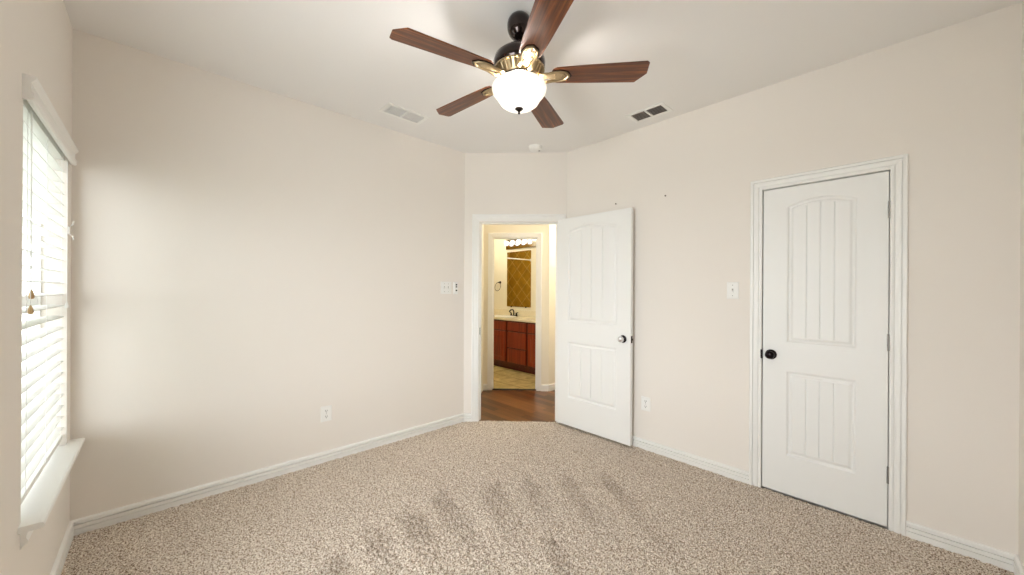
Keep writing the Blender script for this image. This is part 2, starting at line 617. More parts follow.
# hall wood floor, bathroom tile floor
h = MB()
h.prism([tuple(FC(0.065, 0, -0.012).xy), tuple(FC(LC + 0.04, 0, -0.012).xy), (3.10, 2.35), (5.70, 2.35), (5.70, 3.27), (3.79, 3.27),
         tuple(FBATH(0.90, 0, -0.04).xy), tuple(FBATH(0.065, 0, -0.04).xy)], ID, -0.05, -0.004)
struct(h, 'floor_hall', M['planks'], 'brown wood plank floor of the hall through the open doorway', 'floor')
h = MB()
h.prism([tuple(FBATH(0.0, 0, -0.04).xy), tuple(FBATH(0.94, 0, -0.04).xy), (XM, 3.36), (XM, YE), (XO, YE), (XO, 3.9)], ID, -0.05, -0.001)
struct(h, 'floor_bath', M['bathtile'], 'pale yellow tile floor in the bathroom', 'floor')
struct(MB().fbox(FBATH, QU0, QU1, -0.004, 0.006, -0.055, -0.020), 'trim_5', M['slot'],
       'dark threshold strip between wood hall floor and bathroom tile', 'trim')
struct(MB().box(XW - 0.5, 6.0, YD - 0.5, 7.3, -0.12, -0.05), 'floor_slab', M['grey'], 'concrete slab below the floors', 'floor')

# ------------------------------------------------------------------ casings and baseboards
CASE = [(0.0, 0.0), (0.0, 0.010), (0.003, 0.013), (0.0165, 0.013), (0.0165, 0.004), (0.0215, 0.004), (0.0215, 0.012), (0.034, 0.014),
        (0.046, 0.015), (0.046, 0.005), (0.0515, 0.005), (0.0515, 0.018), (0.066, 0.019), (0.070, 0.015), (0.070, 0.0)]


def casing(mb, fr, u0, u1, v1, sc=1.0, right_max=None):
    """moulded door surround swept up, across and down with mitred corners"""
    st = []
    for a, b in CASE:
        a *= sc
        ur = u1 + a if right_max is None else min(u1 + a, right_max)
        st.append([fr(u0 - a, 0, b), fr(u0 - a, v1 + a, b), fr(ur, v1 + a, b), fr(ur, 0, b)])
    n = len(st)
    vs = [p for s in st for p in s]
    fs = []
    for i in range(n):
        j = (i + 1) % n
        for k in range(3):
            fs.append((i * 4 + k, j * 4 + k, j * 4 + k + 1, i * 4 + k + 1))
    fs.append(tuple(i * 4 for i in range(n)))
    fs.append(tuple(i * 4 + 3 for i in range(n))[::-1])
    mb.add(vs, fs)


def jamb(mb, fr, u0, u1, v1, d, stop=None, t=0.016):
    mb.fbox(fr, u0, u0 + t, 0, v1, -d, 0.0)
    mb.fbox(fr, u1 - t, u1, 0, v1, -d, 0.0)
    mb.fbox(fr, u0 + t, u1 - t, v1 - t, v1, -d, 0.0)
    if stop is not None:                                     # the strip the door closes against
        s0, s1 = stop
        mb.fbox(fr, u0 + t, u0 + t + 0.011, 0, v1 - t, s0, s1)
        mb.fbox(fr, u1 - t - 0.011, u1 - t, 0, v1 - t, s0, s1)
        mb.fbox(fr, u0 + t, u1 - t, v1 - t - 0.011, v1 - t, s0, s1)


# bedroom doorway
c = MB()
casing(c, FC, CU0 - 0.004, CU1 + 0.008, CZ + 0.004, 1.0, LC - 0.004)
jamb(c, FC, CU0 - 0.001, CU1 + 0.001, CZ + 0.001, T, (-0.075, -0.040), 0.006)
t1 = struct(c, 'trim_1', M['trim'], 'white moulded casing around the open bedroom doorway', 'door casing', bevel=0.0)
k = MB().fbox(FC, CU0 + 0.005, CU0 + 0.0075, 0.885, 0.955, -0.036, -0.006)
k.build('strike_plate', M['orb'], t1)['label'] = 'dark metal strike plate'
# hall side of the same doorway
# closet doorway
c = MB()
casing(c, FB, BY0 + 0.002, BY1 - 0.002, BZ + 0.000)
jamb(c, FB, BY0 - 0.010, BY1 + 0.010, BZ + 0.010, T, (-0.075, -0.041), 0.0105)
t2 = struct(c, 'trim_2', M['trim'], 'white moulded casing around the closed closet door', 'door casing')
k = MB().fbox(FB, 0.6660, 0.6765, 0.888, 0.948, 0.0105, 0.0150)
k.build('strike_plate', M['orb'], t2)['label'] = 'dark metal strike lip'
# bathroom doorway
c = MB()
casing(c, FBATH, QU0 + 0.004, QU1 - 0.004, QZ - 0.004, 0.92)
jamb(c, FBATH, QU0 - 0.001, QU1 + 0.001, QZ + 0.001, T, (-0.075, -0.040), 0.006)
struct(c, 'trim_3', M['trim'], 'white casing around the bathroom doorway across the hall', 'door casing')

BASE = [(0.0, 0.0), (0.0, 0.016), (0.036, 0.016), (0.036, 0.004), (0.040, 0.004), (0.040, 0.016), (0.059, 0.016), (0.059, 0.002),
        (0.0665, 0.002), (0.0665, 0.016), (0.080, 0.015), (0.087, 0.006), (0.087, 0.0)]


def base(mb, fr, u0, u1, z0=-0.006):
    mb.prism(BASE, lambda v, n, u: fr(u, v + z0, n), u0, u1)


b = MB(); base(b, FW, YD, YA)
struct(b, 'baseboard_left', M['trim'], 'white baseboard along the window wall', 'baseboard')
b = MB(); base(b, FA, XW, P1.x)
struct(b, 'baseboard_back', M['trim'], 'white baseboard along the long plain wall', 'baseboard')
b = MB(); base(b, FC, 0.0, CU0 - 0.074)
struct(b, 'baseboard_corner', M['trim'], 'short white baseboard piece left of the doorway casing', 'baseboard')
b = MB(); base(b, FB, BY1 + 0.068, P2.y); base(b, FB, YD, BY0 - 0.068)
struct(b, 'baseboard_right', M['trim'], 'white baseboard either side of the closet door', 'baseboard')
b = MB(); base(b, frame((0, YD, 0), X, UP, Y), XW, XB)
struct(b, 'baseboard_front', M['trim'], 'white baseboard at the right edge of the photo', 'baseboard')
b = MB(); base(b, FBATH, QU1 + 0.06, 0.946); base(b, frame((0, 3.27, 0), X, UP, -Y), 3.79, 5.70)
base(b, FBATH, 0.065, QU0 - 0.06)
struct(b, 'baseboard_hall', M['trim'], 'white baseboard right of the bathroom doorway', 'baseboard')


# ------------------------------------------------------------------ moulded doors
def sstep(x):
    x = np.clip(x, 0, 1)
    return x * x * (3 - 2 * x)


def panel_depth(U, V, W, zoff=0.0):
    """relief of a two panel arched plank door, metres below the face"""
    dep = np.zeros_like(U)
    st = 0.132
    u0, u1 = st, W - st
    uc = (u0 + u1) / 2
    hw = (u1 - u0) / 2
    for v0, v1, rise in ((0.252, 0.806, 0.0), (0.996, 1.890, 0.042)):
        v0 += zoff; v1 += zoff * 0.5
        top = v1 + rise * (1 - ((U - uc) / hw) ** 2)
        d = np.minimum(np.minimum(U - u0, u1 - U), np.minimum(V - v0, top - V))
        # sticking: drops, cove, then a sloped field that comes back up
        prof = -0.0110 * sstep(d / 0.012) + 0.0090 * sstep((d - 0.018) / 0.016)
        prof = np.where(d > 0, prof, 0)
        # plank grooves on the raised field
        inner = d > 0.040
        k = 4
        fu0, fu1 = u0 + 0.034, u1 - 0.034
        for i in range(1, k):
            g = fu0 + (fu1 - fu0) * i / k
            gr = -0.0065 * np.clip(1.6 * (1 - np.abs(U - g) / 0.0035), 0, 1)
            prof = prof + np.where(inner, gr, 0)
        dep += prof
    return dep


def door_leaf(fr, W, H, t, zoff=0.0):
    """fr(u, v, n): n=0 is the moulded face, leaf goes back to n=-t"""
    st = 0.132
    us = set(np.round(np.linspace(0, W, int(W / 0.012) + 1), 5))
    for d in (0, 0.003, 0.006, 0.009, 0.012, 0.018, 0.022, 0.026, 0.030, 0.034):
        us |= {round(st + d, 5), round(W - st - d, 5)}
    fu0, fu1 = st + 0.034, W - st - 0.034
    for i in range(1, 4):
        g = fu0 + (fu1 - fu0) * i / 4
        us = {x for x in us if abs(x - g) > 0.006} | {round(g + e, 5) for e in (-0.0035, -0.0015, 0.0, 0.0015, 0.0035)}
    us = np.array(sorted(us))
    vs = set(np.round(np.linspace(0, H, int(H / 0.012) + 1), 5))
    for e in (0.252 + zoff, 0.996 + zoff):
        vs |= {round(e + d, 5) for d in (0, 0.004, 0.008, 0.012, 0.018, 0.022, 0.026, 0.030, 0.034, 0.038, 0.042)}
    e = 0.806 + zoff * 0.5
    vs |= {round(e - d, 5) for d in (0, 0.004, 0.008, 0.012, 0.018, 0.022, 0.026, 0.030, 0.034, 0.038, 0.042)}
    vs |= set(np.round(np.linspace(1.83 + zoff * 0.5, 1.94 + zoff * 0.5, 56), 5))
    vs = np.array(sorted(vs))
    nu, nv = len(us) - 1, len(vs) - 1
    U, V = np.meshgrid(us, vs, indexing='ij')
    D = panel_depth(U, V, W, zoff)
    mb = MB()
    o = fr(0, 0, 0); eu = fr(1, 0, 0) - o; ev = fr(0, 1, 0) - o; en = fr(0, 0, 1) - o
    P = (np.array(o)[None, None] + U[..., None] * np.array(eu) + V[..., None] * np.array(ev) + D[..., None] * np.array(en))
    idx = np.arange((nu + 1) * (nv + 1)).reshape(nu + 1, nv + 1)
    q = np.stack([idx[:-1, :-1], idx[1:, :-1], idx[1:, 1:], idx[:-1, 1:]], -1).reshape(-1, 4)
    mb.v = [Vector(p) for p in P.reshape(-1, 3)]
    mb.f = [tuple(r) for r in q.tolist()]
    # sides and back
    b0 = len(mb.v)
    mb.v += [fr(0, 0, -t), fr(W, 0, -t), fr(W, H, -t), fr(0, H, -t)]
    mb.f.append((b0, b0 + 3, b0 + 2, b0 + 1))
    mb.f.append(tuple([b0, b0 + 1] + idx[::-1, 0].tolist()))
    mb.f.append(tuple([b0 + 1, b0 + 2] + idx[-1, ::-1].tolist()))
    mb.f.append(tuple([b0 + 2, b0 + 3] + idx[:, -1].tolist()))
    mb.f.append(tuple([b0 + 3, b0] + idx[0, :].tolist()))
    return mb


def knob(fr, u, v, parent, m_rose, m_knob, L=0.058, lab=None):
    g = lambda x, y, h: fr(u + x, v + y, h)
    r = MB().lathe([(0.033, 0.0), (0.033, 0.004), (0.029, 0.008), (0.014, 0.011), (0.011, 0.016), (0.011, 0.022)], g, 28)
    ro = r.build('rosette', m_rose, parent, smooth=True)
    n = MB().lathe([(0.011, 0.020), (0.017, 0.024), (0.025, 0.031), (0.0275, 0.040), (0.026, 0.048), (0.019, L - 0.003), (0.008, L), (0.0001, L)], g, 28)
    kn = n.build('knob', m_knob, parent, smooth=True)
    ro['label'] = 'dark round rosette'
    kn['label'] = lab or 'dark round door knob'
    return kn


# closet door (closed), hinges on its right edge, opens into the room
DY0, DY1, DZ0, DZ1 = 0.0615, 0.6650, 0.012, 2.030
FD = frame((XB - 0.002, DY1, DZ0), -Y, UP, -X)
root = thing('door_1', 'closed white two panel closet door with black knob', 'door', (XB, 0.36, 0.0), kind='structure')
door_leaf(FD, DY1 - DY0, DZ1 - DZ0, 0.035).build('door_leaf', M['door'], root, smooth=True)
knob(FD, DY1 - 0.618, 0.920 - DZ0, root, M['orb'], M['orb'])
MB().fbox(FD, 0.0, -0.0025, 0.875, 0.945, -0.026, -0.0005).build('latch', M['orb'], root)
for zc in (1.812, 1.058, 0.308):
    hg = MB()
    hg.tube([(XB - 0.007, DY0 - 0.003, zc - 0.045), (XB - 0.007, DY0 - 0.003, zc + 0.045)], 0.0058, 12)
    for zz in (-0.045, -0.015, 0.015, 0.045):
        hg.tube([(XB - 0.007, DY0 - 0.003, zc + zz - 0.0015), (XB - 0.007, DY0 - 0.003, zc + zz + 0.0015)], 0.0066, 12)
    hg.build('hinge', M['grey'], root, smooth=True)['label'] = 'grey metal butt hinge'

# bedroom door, swung wide open and almost parallel to the right wall
HX, HY, HZ0, HZ1 = 2.918, 2.402, 0.022, 2.052
FO = frame((HX, HY, HZ0), -Y, UP, -X)
root = thing('door_2', 'white two panel bedroom door standing open against the right wall', 'door', (HX + 0.017, 2.40, 0.0), kind='structure')
door_leaf(FO, 0.800, HZ1 - HZ0, 0.035, 0.022).build('door_leaf', M['door'], root, smooth=True)
knob(FO, HY - 1.672, 0.926 - HZ0, root, M['orb'], M['chrome'], 0.062, 'bright polished door knob')
FOB = frame((HX + 0.035, HY, HZ0), -Y, UP, X)
g2 = lambda x, y, hh: FOB(HY - 1.672 + x, 0.926 - HZ0 + y, hh)
MB().lathe([(0.033, 0.0), (0.033, 0.004), (0.012, 0.009), (0.011, 0.016), (0.024, 0.022), (0.027, 0.032), (0.022, 0.042), (0.0001, 0.047)], g2, 24).build(
    'knob', M['orb'], root, smooth=True)
lp = MB().fbox(FO, 0.800, 0.8012, 0.926 - HZ0 - 0.03, 0.926 - HZ0 + 0.03, -0.030, -0.006)
lp.fbox(FO, 0.8012, 0.809, 0.926 - HZ0 - 0.009, 0.926 - HZ0 + 0.009, -0.024, -0.012)
lp.build('latch', M['orb'], root)['label'] = 'dark latch plate with bolt'
for zc in (1.83, 1.06, 0.28):
    hg = MB().tube([(HX + 0.036, HY + 0.008, zc - 0.045), (HX + 0.036, HY + 0.008, zc + 0.045)], 0.0058, 12)
    hg.build('hinge', M['grey'], root, smooth=True)

# ------------------------------------------------------------------ window
def window(name, label, wy0, wy1):
    root = thing(name, label, 'window', (XW - 0.11, (wy0 + wy1) / 2, WIN_Z0), kind='structure')
    x0, x1 = XW - 0.145, XW - 0.085
    fr_ = MB()
    fr_.box(x0, x1, wy0, wy0 + 0.045, WIN_Z0, WIN_Z1)
    fr_.box(x0, x1, wy1 - 0.045, wy1, WIN_Z0, WIN_Z1)
    fr_.box(x0, x1, wy0 + 0.045, wy1 - 0.045, WIN_Z0, WIN_Z0 + 0.05)
    fr_.box(x0, x1, wy0 + 0.045, wy1 - 0.045, WIN_Z1 - 0.05, WIN_Z1)
    fr_.box(x0 + 0.01, x1 - 0.005, wy0 + 0.045, wy1 - 0.045, 1.255, 1.300)
    fr_.build('window_frame', M['trim'], root, bevel=0.003)
    for z0, z1, dx in ((WIN_Z0 + 0.05, 1.255, 0.034), (1.300, WIN_Z1 - 0.05, 0.022)):
        MB().box(x0 + dx, x0 + dx + 0.004, wy0 + 0.045, wy1 - 0.045, z0, z1).build('pane', M['glass'], root)


window('window_1', 'tall white sash window behind the open blind', WIN_Y0, WIN_Y1)
window('added_window', 'added bare white sash window letting in fill light, unseen left of the frame', W2_0, W2_1)  # unseen window, added to bring fill light into the room
# sill board with a rounded nose and its apron
s = MB()
prof = [(XW - 0.085, 0.510), (-0.290, 0.510), (-0.283, 0.513), (-0.280, 0.520), (-0.283, 0.528), (-0.290, 0.531), (XW - 0.085, 0.531)]
s.prism([p for p in prof], lambda a, v, u: Vector((a, u, v)), WIN_Y0 + 0.001, WIN_Y1 - 0.001)
prof2 = [(XW, 0.510)] + prof[1:6] + [(XW, 0.531)]
s.prism(prof2, lambda a, v, u: Vector((a, u, v)), 2.055, WIN_Y0 + 0.001)
s.prism(prof2, lambda a, v, u: Vector((a, u, v)), WIN_Y1 - 0.001, 3.062)
s.prism([p for p in prof[:1]] + [(XW, 0.510), (XW, 0.531)] + prof[-1:], lambda a, v, u: Vector((a, u, v)), W2_0 + 0.001, W2_1 - 0.001)
sill = struct(s, 'trim_4', M['trim'], 'white window sill board with rounded nose under the blind', 'window sill')
a = MB()
ap = [(XW, 0.510), (-0.318, 0.510), (-0.320, 0.497), (-0.325, 0.485), (-0.324, 0.474), (-0.320, 0.466), (-0.323, 0.458), (-0.331, 0.452), (XW, 0.440)]
a.prism(ap, lambda q, v, u: Vector((q, u, v)), 2.085, 3.035)
a.build('apron', M['trim'], sill)

# ------------------------------------------------------------------ blind
BX = XW - 0.040
blind = thing('window_blind', 'white wide slat window blind with slats open and valance on top', 'blind', (BX, 2.54, 0.56))
BY_0, BY_1 = WIN_Y0 + 0.006, WIN_Y1 - 0.010
v = MB()
vp = [(-0.330, 1.990), (-0.317, 1.990), (-0.312, 1.996), (-0.312, 2.014), (-0.319, 2.022), (-0.319, 2.050), (-0.311, 2.060),
      (-0.307, 2.066), (-0.307, 2.074), (-0.330, 2.074)]
v.prism(vp, lambda q, z, u: Vector((q, u, z)), 2.078, 3.035)
rt = [(XW, 1.990), (-0.330, 1.990), (-0.330, 2.074), (XW, 2.074)]
v.prism(rt, lambda q, z, u: Vector((q, u, z)), 2.078, 2.088)
v.prism(rt, lambda q, z, u: Vector((q, u, z)), 3.025, 3.035)
v.build('valance', M['trim'], blind)
MB().box(BX - 0.028, BX + 0.028, BY_0, BY_1, 1.997, 2.033).build('headrail', M['trim'], blind)
NSL, Z_A, SP = 24, 0.628, 0.0570
sl = MB()
cp = [(-0.0315, -0.0008), (-0.016, 0.0018), (0.0, 0.0027), (0.016, 0.0018), (0.0315, -0.0008)]
poly = [(p, q) for p, q in cp] + [(p, q - 0.0028) for p, q in cp[::-1]]
sl.prism(poly, lambda q, z, u: Vector((q, u, z)), BY_0 - 2.54, BY_1 - 2.54)
slat = sl.build('slat', M['slat'], blind, local=True, loc=(0, 0, 0))
slat.rotation_euler = (0, math.radians(4), 0)
for i in range(NSL):
    o = slat
    if i:
        o = slat.copy()
        C.objects.link(o)
        o.parent = blind
    o.location = (0, 0, Z_A + i * SP - 0.56)
MB().box(BX - 0.030, BX + 0.030, BY_0, BY_1, 0.566, 0.588).build('bottom_rail', M['trim'], blind, bevel=0.004)
for yy in (2.205, 2.540, 2.875):
    l = MB()
    for dx in (-0.033, 0.033):
        l.tube([(BX + dx, yy, 0.588), (BX + dx, yy, 1.985)], 0.0010, 6)
    l.build('ladder_cord', M['plate'], blind)
XT = XW + 0.001
for yy, zt, mt, nm in ((2.222, 1.318, 'tassel', 'brown wooden cord tassel'), (2.208, 1.262, 'tassel', 'brown wooden cord tassel'),
                       (2.965, 1.255, 'plate', 'white cord tassel')):
    MB().tube([(XT - 0.001, yy, 1.99), (XT, yy, zt + 0.013)], 0.0011, 6).build('cord', M['plate'], blind)
    gg = lambda x, y, hh, yy=yy, zt=zt: Vector((XT + x, yy + y, zt + hh))
    tt = MB().lathe([(0.0001, -0.018), (0.006, -0.0165), (0.0080, -0.009), (0.0062, 0.002), (0.0038, 0.010), (0.0022, 0.015), (0.0001, 0.016)], gg, 16)
    tt.build('tassel', M[mt], blind, smooth=True)['label'] = nm
cl = MB().box(XW, XW + 0.006, 2.988, 3.000, 1.62, 1.66)
cl.tube([(XW + 0.004, 2.994, 1.655), (XW + 0.016, 2.994, 1.672), (XW + 0.020, 2.994, 1.690)], 0.003, 8)
cl.tube([(XW + 0.004, 2.994, 1.625), (XW + 0.016, 2.994, 1.610), (XW + 0.020, 2.994, 1.592)], 0.003, 8)
tag(cl.build('cord_cleat', M['plate'], bevel=0.001), 'small white cord cleat on the wall beside the blind', 'cleat')

# outside the window: lawn and the neighbouring house
struct(MB().box(-30, XW - 0.16, -25, 30, -0.5, -0.4), 'ground', M['grass'], 'pale ground outside the window', 'ground')
nh = thing('house', 'grey neighbouring house seen faintly between the blind slats', 'house', (-9.5, 14.0, -0.4))
MB().box(-13, -7, 8.0, 22.0, -0.4, 2.5).build('house_wall', M['siding'], nh)
MB().prism([(-13.4, 2.5), (-6.6, 2.5), (-10, 4.6)], lambda q, z, u: Vector((q, u, z)), 7.6, 22.4).build('roof', M['shingle'], nh)

# ------------------------------------------------------------------ ceiling fan
fan = thing('ceiling_fan', 'bronze ceiling fan with five walnut blades and a lit glass bowl', 'ceiling fan', (FAN.x, FAN.y, ZC))
G = lambda x, y, hh: Vector((FAN.x + x, FAN.y + y, hh))
MB().lathe([(0.040, ZC), (0.052, 2.732), (0.061, 2.715), (0.064, 2.695), (0.062, 2.672), (0.054, 2.650), (0.040, 2.633), (0.026, 2.624), (0.018, 2.620)], G, 40).build('canopy', M['fan_dark'], fan, smooth=True)
MB().lathe([(0.013, 2.66), (0.013, 2.55)], G, 20).build('downrod', M['fan_dark'], fan, smooth=True)
MB().lathe([(0.020, 2.590), (0.030, 2.580), (0.036, 2.566), (0.070, 2.560), (0.105, 2.548), (0.126, 2.528), (0.132, 2.505), (0.131, 2.482),
            (0.122, 2.470), (0.05, 2.468)], G, 56).build('motor_housing', M['fan_dark'], fan, smooth=True)
vent_prof = [(0.118, 2.472), (0.129, 2.468), (0.129, 2.461), (0.120, 2.459), (0.101, 2.424), (0.098, 2.418), (0.098, 2.408), (0.080, 2.404), (0.04, 2.404)]
col_ = MB().lathe(vent_prof, G, 56)
cap = col_.build('motor_collar', M['fan_cream'], fan, smooth=True)
rb = MB()
for k_ in range(30):
    a_ = 2 * PI * k_ / 30
    ca, sa = math.cos(a_), math.sin(a_)
    pts = [G(ca * r_, sa * r_, z_) for r_, z_ in ((0.1245, 2.461), (0.1165, 2.4445), (0.1055, 2.424))]
    rb.tube(pts, [0.0050, 0.0055, 0.0040], 8)
rb.build('rib', M['fan_cream'], cap, smooth=True)['kind'] = 'stuff'
gr_ = MB()
gr_.lathe([(0.1005, 2.4175), (0.1025, 2.4130), (0.1005, 2.4085)], G, 48)
gr_.build('collar_band', M['fan_dark'], cap, smooth=True)
# bowl
bowl_p = [(0.108, 2.398), (0.129, 2.391), (0.1375, 2.379), (0.1385, 2.366), (0.134, 2.350), (0.123, 2.335), (0.112, 2.325), (0.107, 2.314),
          (0.097, 2.297), (0.080, 2.284), (0.056, 2.275), (0.030, 2.271), (0.010, 2.2705)]
bp = MB()
seg = 56
for r_, z_ in bowl_p:
    bp.v += [G(r_ * math.cos(2 * PI * k_ / seg), r_ * math.sin(2 * PI * k_ / seg), z_) for k_ in range(seg)]
for i in range(len(bowl_p) - 1):
    for k_ in range(seg):
        k2 = (k_ + 1) % seg
        bp.f.append((i * seg + k_, i * seg + k2, (i + 1) * seg + k2, (i + 1) * seg + k_))
bowl = bp.build('light_bowl', M['bowl'], fan, smooth=True)
bowl['label'] = 'glowing white alabaster glass bowl'
MB().lathe([(0.0001, 2.277), (0.020, 2.274), (0.021, 2.267), (0.014, 2.261), (0.007, 2.256), (0.0055, 2.250), (0.007, 2.245), (0.0001, 2.240)], G, 24).build(
    'finial', M['fan_dark'], fan, smooth=True)

# blades: outline with one clipped tip corner, cut at the bracket
BL, BR, BWD = 0.170, 0.634, 0.070
BZ_ = 2.434


def blade_mb():
    m = MB()
    out = [(BL, -0.040), (BL + 0.02, -0.052), (0.32, -0.060), (BR - 0.012, -BWD), (BR, -BWD + 0.010), (BR + 0.004, 0.010), (BR - 0.045, BWD),
           (0.32, 0.060), (BL + 0.02, 0.052), (BL, 0.040)]
    m.prism(out, ID, -0.003, 0.003)
    return m


def bracket_mb():
    m = MB()
    # curved arm from the motor to the blade, then a pointed loop medallion under the blade
    for sgn in (-1, 1):
        m.tube([(0.098, 0.020 * sgn, -0.006), (0.125, 0.030 * sgn, -0.018), (0.150, 0.026 * sgn, -0.014), (0.172, 0.030 * sgn, -0.009),
                (0.200, 0.033 * sgn, -0.0075), (0.232, 0.026 * sgn, -0.0075), (0.252, 0.0, -0.0075)], [0.010, 0.009, 0.008, 0.007, 0.006, 0.006, 0.006], 10)
    pl = [(0.105, -0.016), (0.150, -0.012), (0.168, -0.022), (0.200, -0.024), (0.226, -0.016), (0.236, 0.0), (0.226, 0.016), (0.200, 0.024),
          (0.168, 0.022), (0.150, 0.012), (0.105, 0.016)]
    m.prism(pl, ID, -0.0085, -0.0032)
    for sx, sy in ((0.182, -0.013), (0.182, 0.013), (0.218, 0.0)):
        m.lathe([(0.005, -0.0082), (0.004, -0.0110), (0.0001, -0.0118)], lambda x, y, hh, sx=sx, sy=sy: Vector((sx + x, sy + y, hh)), 12)
    return m


def loop_mb():
    m = MB()
    m.tube([(0.166, -0.036, -0.0048), (0.205, -0.041, -0.0048), (0.246, -0.028, -0.0048), (0.263, 0.0, -0.0048), (0.246, 0.028, -0.0048),
            (0.205, 0.041, -0.0048), (0.166, 0.036, -0.0048)], 0.0028, 8)
    return m


blade0 = blade_mb().build('blade', M['blade'], fan, local=True, loc=(0, 0, 0), bevel=0.0012)
br0 = bracket_mb().build('blade_bracket', M['fan_cream'], blade0, local=True, loc=(0, 0, 0), smooth=True)
br0['label'] = 'ornate champagne metal blade bracket'
lo0 = loop_mb().build('bracket_rim', M['fan_dark'], blade0, local=True, loc=(0, 0, 0), smooth=True)
for k_ in range(5):
    if k_ == 0:
        bo = blade0
    else:
        bo = blade0.copy(); C.objects.link(bo); bo.parent = fan
        for src in (br0, lo0):
            cc = src.copy(); C.objects.link(cc); cc.parent = bo
    ang = math.radians(167.83 - 72 * k_)
    bo.rotation_mode = 'ZYX'
    bo.matrix_local = (Matrix.Translation((0, 0, BZ_ - ZC)) @ Matrix.Rotation(ang, 4, 'Z') @ Matrix.Rotation(math.radians(-9), 4, 'X'))

# ------------------------------------------------------------------ ceiling fixtures
# smoke detector
sm = thing('smoke_detector', 'round white smoke detector on the ceiling in front of the doorway', 'smoke detector', (2.665, 2.485, ZC))
S = lambda x, y, hh: Vector((2.665 + x, 2.485 + y, ZC - hh))
MB().lathe([(0.068, 0.0), (0.068, 0.010), (0.064, 0.013)], S, 36).build('base_ring', M['plate'], sm, smooth=True)
MB().lathe([(0.062, 0.012), (0.061, 0.026), (0.052, 0.036), (0.030, 0.040), (0.0001, 0.041)], S, 36).build('cover', M['plate'], sm, smooth=True)
MB().lathe([(0.010, 0.036), (0.010, 0.042), (0.0001, 0.043)], lambda x, y, hh: S(x + 0.030, y - 0.024, hh), 16).build('test_button', M['grey'], sm, smooth=True)


def vent(root, x0, x1, y0, y1, horiz, mframe, mslat, dark, nslat):
    """ceiling register: flanged frame with a mid bar and two banks of louvres; long axis along y unless horiz"""
    fr2 = (lambda a, b_, z: Vector((b_, a, z))) if not horiz else (lambda a, b_, z: Vector((a, b_, z)))
    a0, a1, b0, b1 = (x0, x1, y0, y1) if horiz else (y0, y1, x0, x1)
    def bx(m, aa, ab, ba, bb, za, zb):
        p, q = fr2(aa, ba, za), fr2(ab, bb, zb)
        m.box(min(p.x, q.x), max(p.x, q.x), min(p.y, q.y), max(p.y, q.y), min(za, zb), max(za, zb))
    fl = 0.030
    m = MB()
    bx(m, a0, a1, b0, b0 + fl, ZC - 0.006, ZC); bx(m, a0, a1, b1 - fl, b1, ZC - 0.006, ZC)
    bx(m, a0, a0 + fl, b0 + fl, b1 - fl, ZC - 0.006, ZC); bx(m, a1 - fl, a1, b0 + fl, b1 - fl, ZC - 0.006, ZC)
    am = (a0 + a1) / 2
    bx(m, am - 0.008, am + 0.008, b0 + fl, b1 - fl, ZC - 0.010, ZC)
    m.build('frame', mframe, root, bevel=0.0015)
    m = MB(); bx(m, a0 + fl, a1 - fl, b0 + fl, b1 - fl, ZC - 0.0015, ZC - 0.0003)
    m.build('backing', dark, root)
    for s0, s1 in ((a0 + fl, am - 0.008), (am + 0.008, a1 - fl)):
        for i in range(nslat):
            bb = b0 + fl + (b1 - b0 - 2 * fl) * (i + 0.5) / nslat
            q = MB()
            w_ = (b1 - b0 - 2 * fl) / nslat * 0.36
            q.prism([(bb - w_, ZC - 0.011), (bb - w_ + 0.0018, ZC - 0.0115), (bb + w_, ZC - 0.003), (bb + w_ - 0.0018, ZC - 0.0025)],
                    lambda b_, z, aa: fr2(aa, b_, z), s0, s1)
            q.build('louvre', mslat, root)


M['ventdark'] = plain('vent_duct', srgb(120, 112, 108), 0.8)
M['louvre'] = plain('vent_louvre', srgb(190, 182, 176), 0.5)
vr = thing('ceiling_vent', 'white ceiling vent with dark louvres beside the right wall', 'vent', (2.795, 1.388, ZC))
vent(vr, 2.702, 2.886, 1.236, 1.540, False, M['plate'], M['louvre'], M['ventdark'], 6)
vl = thing('ceiling_vent', 'pale white ceiling vent left of the fan near the plain wall', 'vent', (1.422, 2.752, ZC))
vent(vl, 1.248, 1.598, 2.660, 2.845, True, M['plate'], M['plate'], M['ceil'], 6)


# ------------------------------------------------------------------ plates on the walls
def plate_mb(fr3, u, v_, w_, h_):
    m = MB()
    t_ = 0.006
    p = []
    for du, dv, n in ((0, 0, 0), (0, 0, 0.0035), (0.004, 0.004, t_)):
        p += [fr3(u - w_ / 2 + du, v_ - h_ / 2 + dv, n), fr3(u + w_ / 2 - du, v_ - h_ / 2 + dv, n),
              fr3(u + w_ / 2 - du, v_ + h_ / 2 - dv, n), fr3(u - w_ / 2 + du, v_ + h_ / 2 - dv, n)]
    f = [(3, 2, 1, 0), (8, 9, 10, 11)]
    for k2 in range(2):
        for j in range(4):
            f.append((k2 * 4 + j, k2 * 4 + (j + 1) % 4, k2 * 4 + 4 + (j + 1) % 4, k2 * 4 + 4 + j))
    return m.add(p, f)


def screw(fr3, u, v_, root):
    MB().lathe([(0.0032, 0.0058), (0.0028, 0.0070), (0.0001, 0.0074)], lambda x, y, n: fr3(u + x, v_ + y, n), 10).build('screw', M['grey'], root)


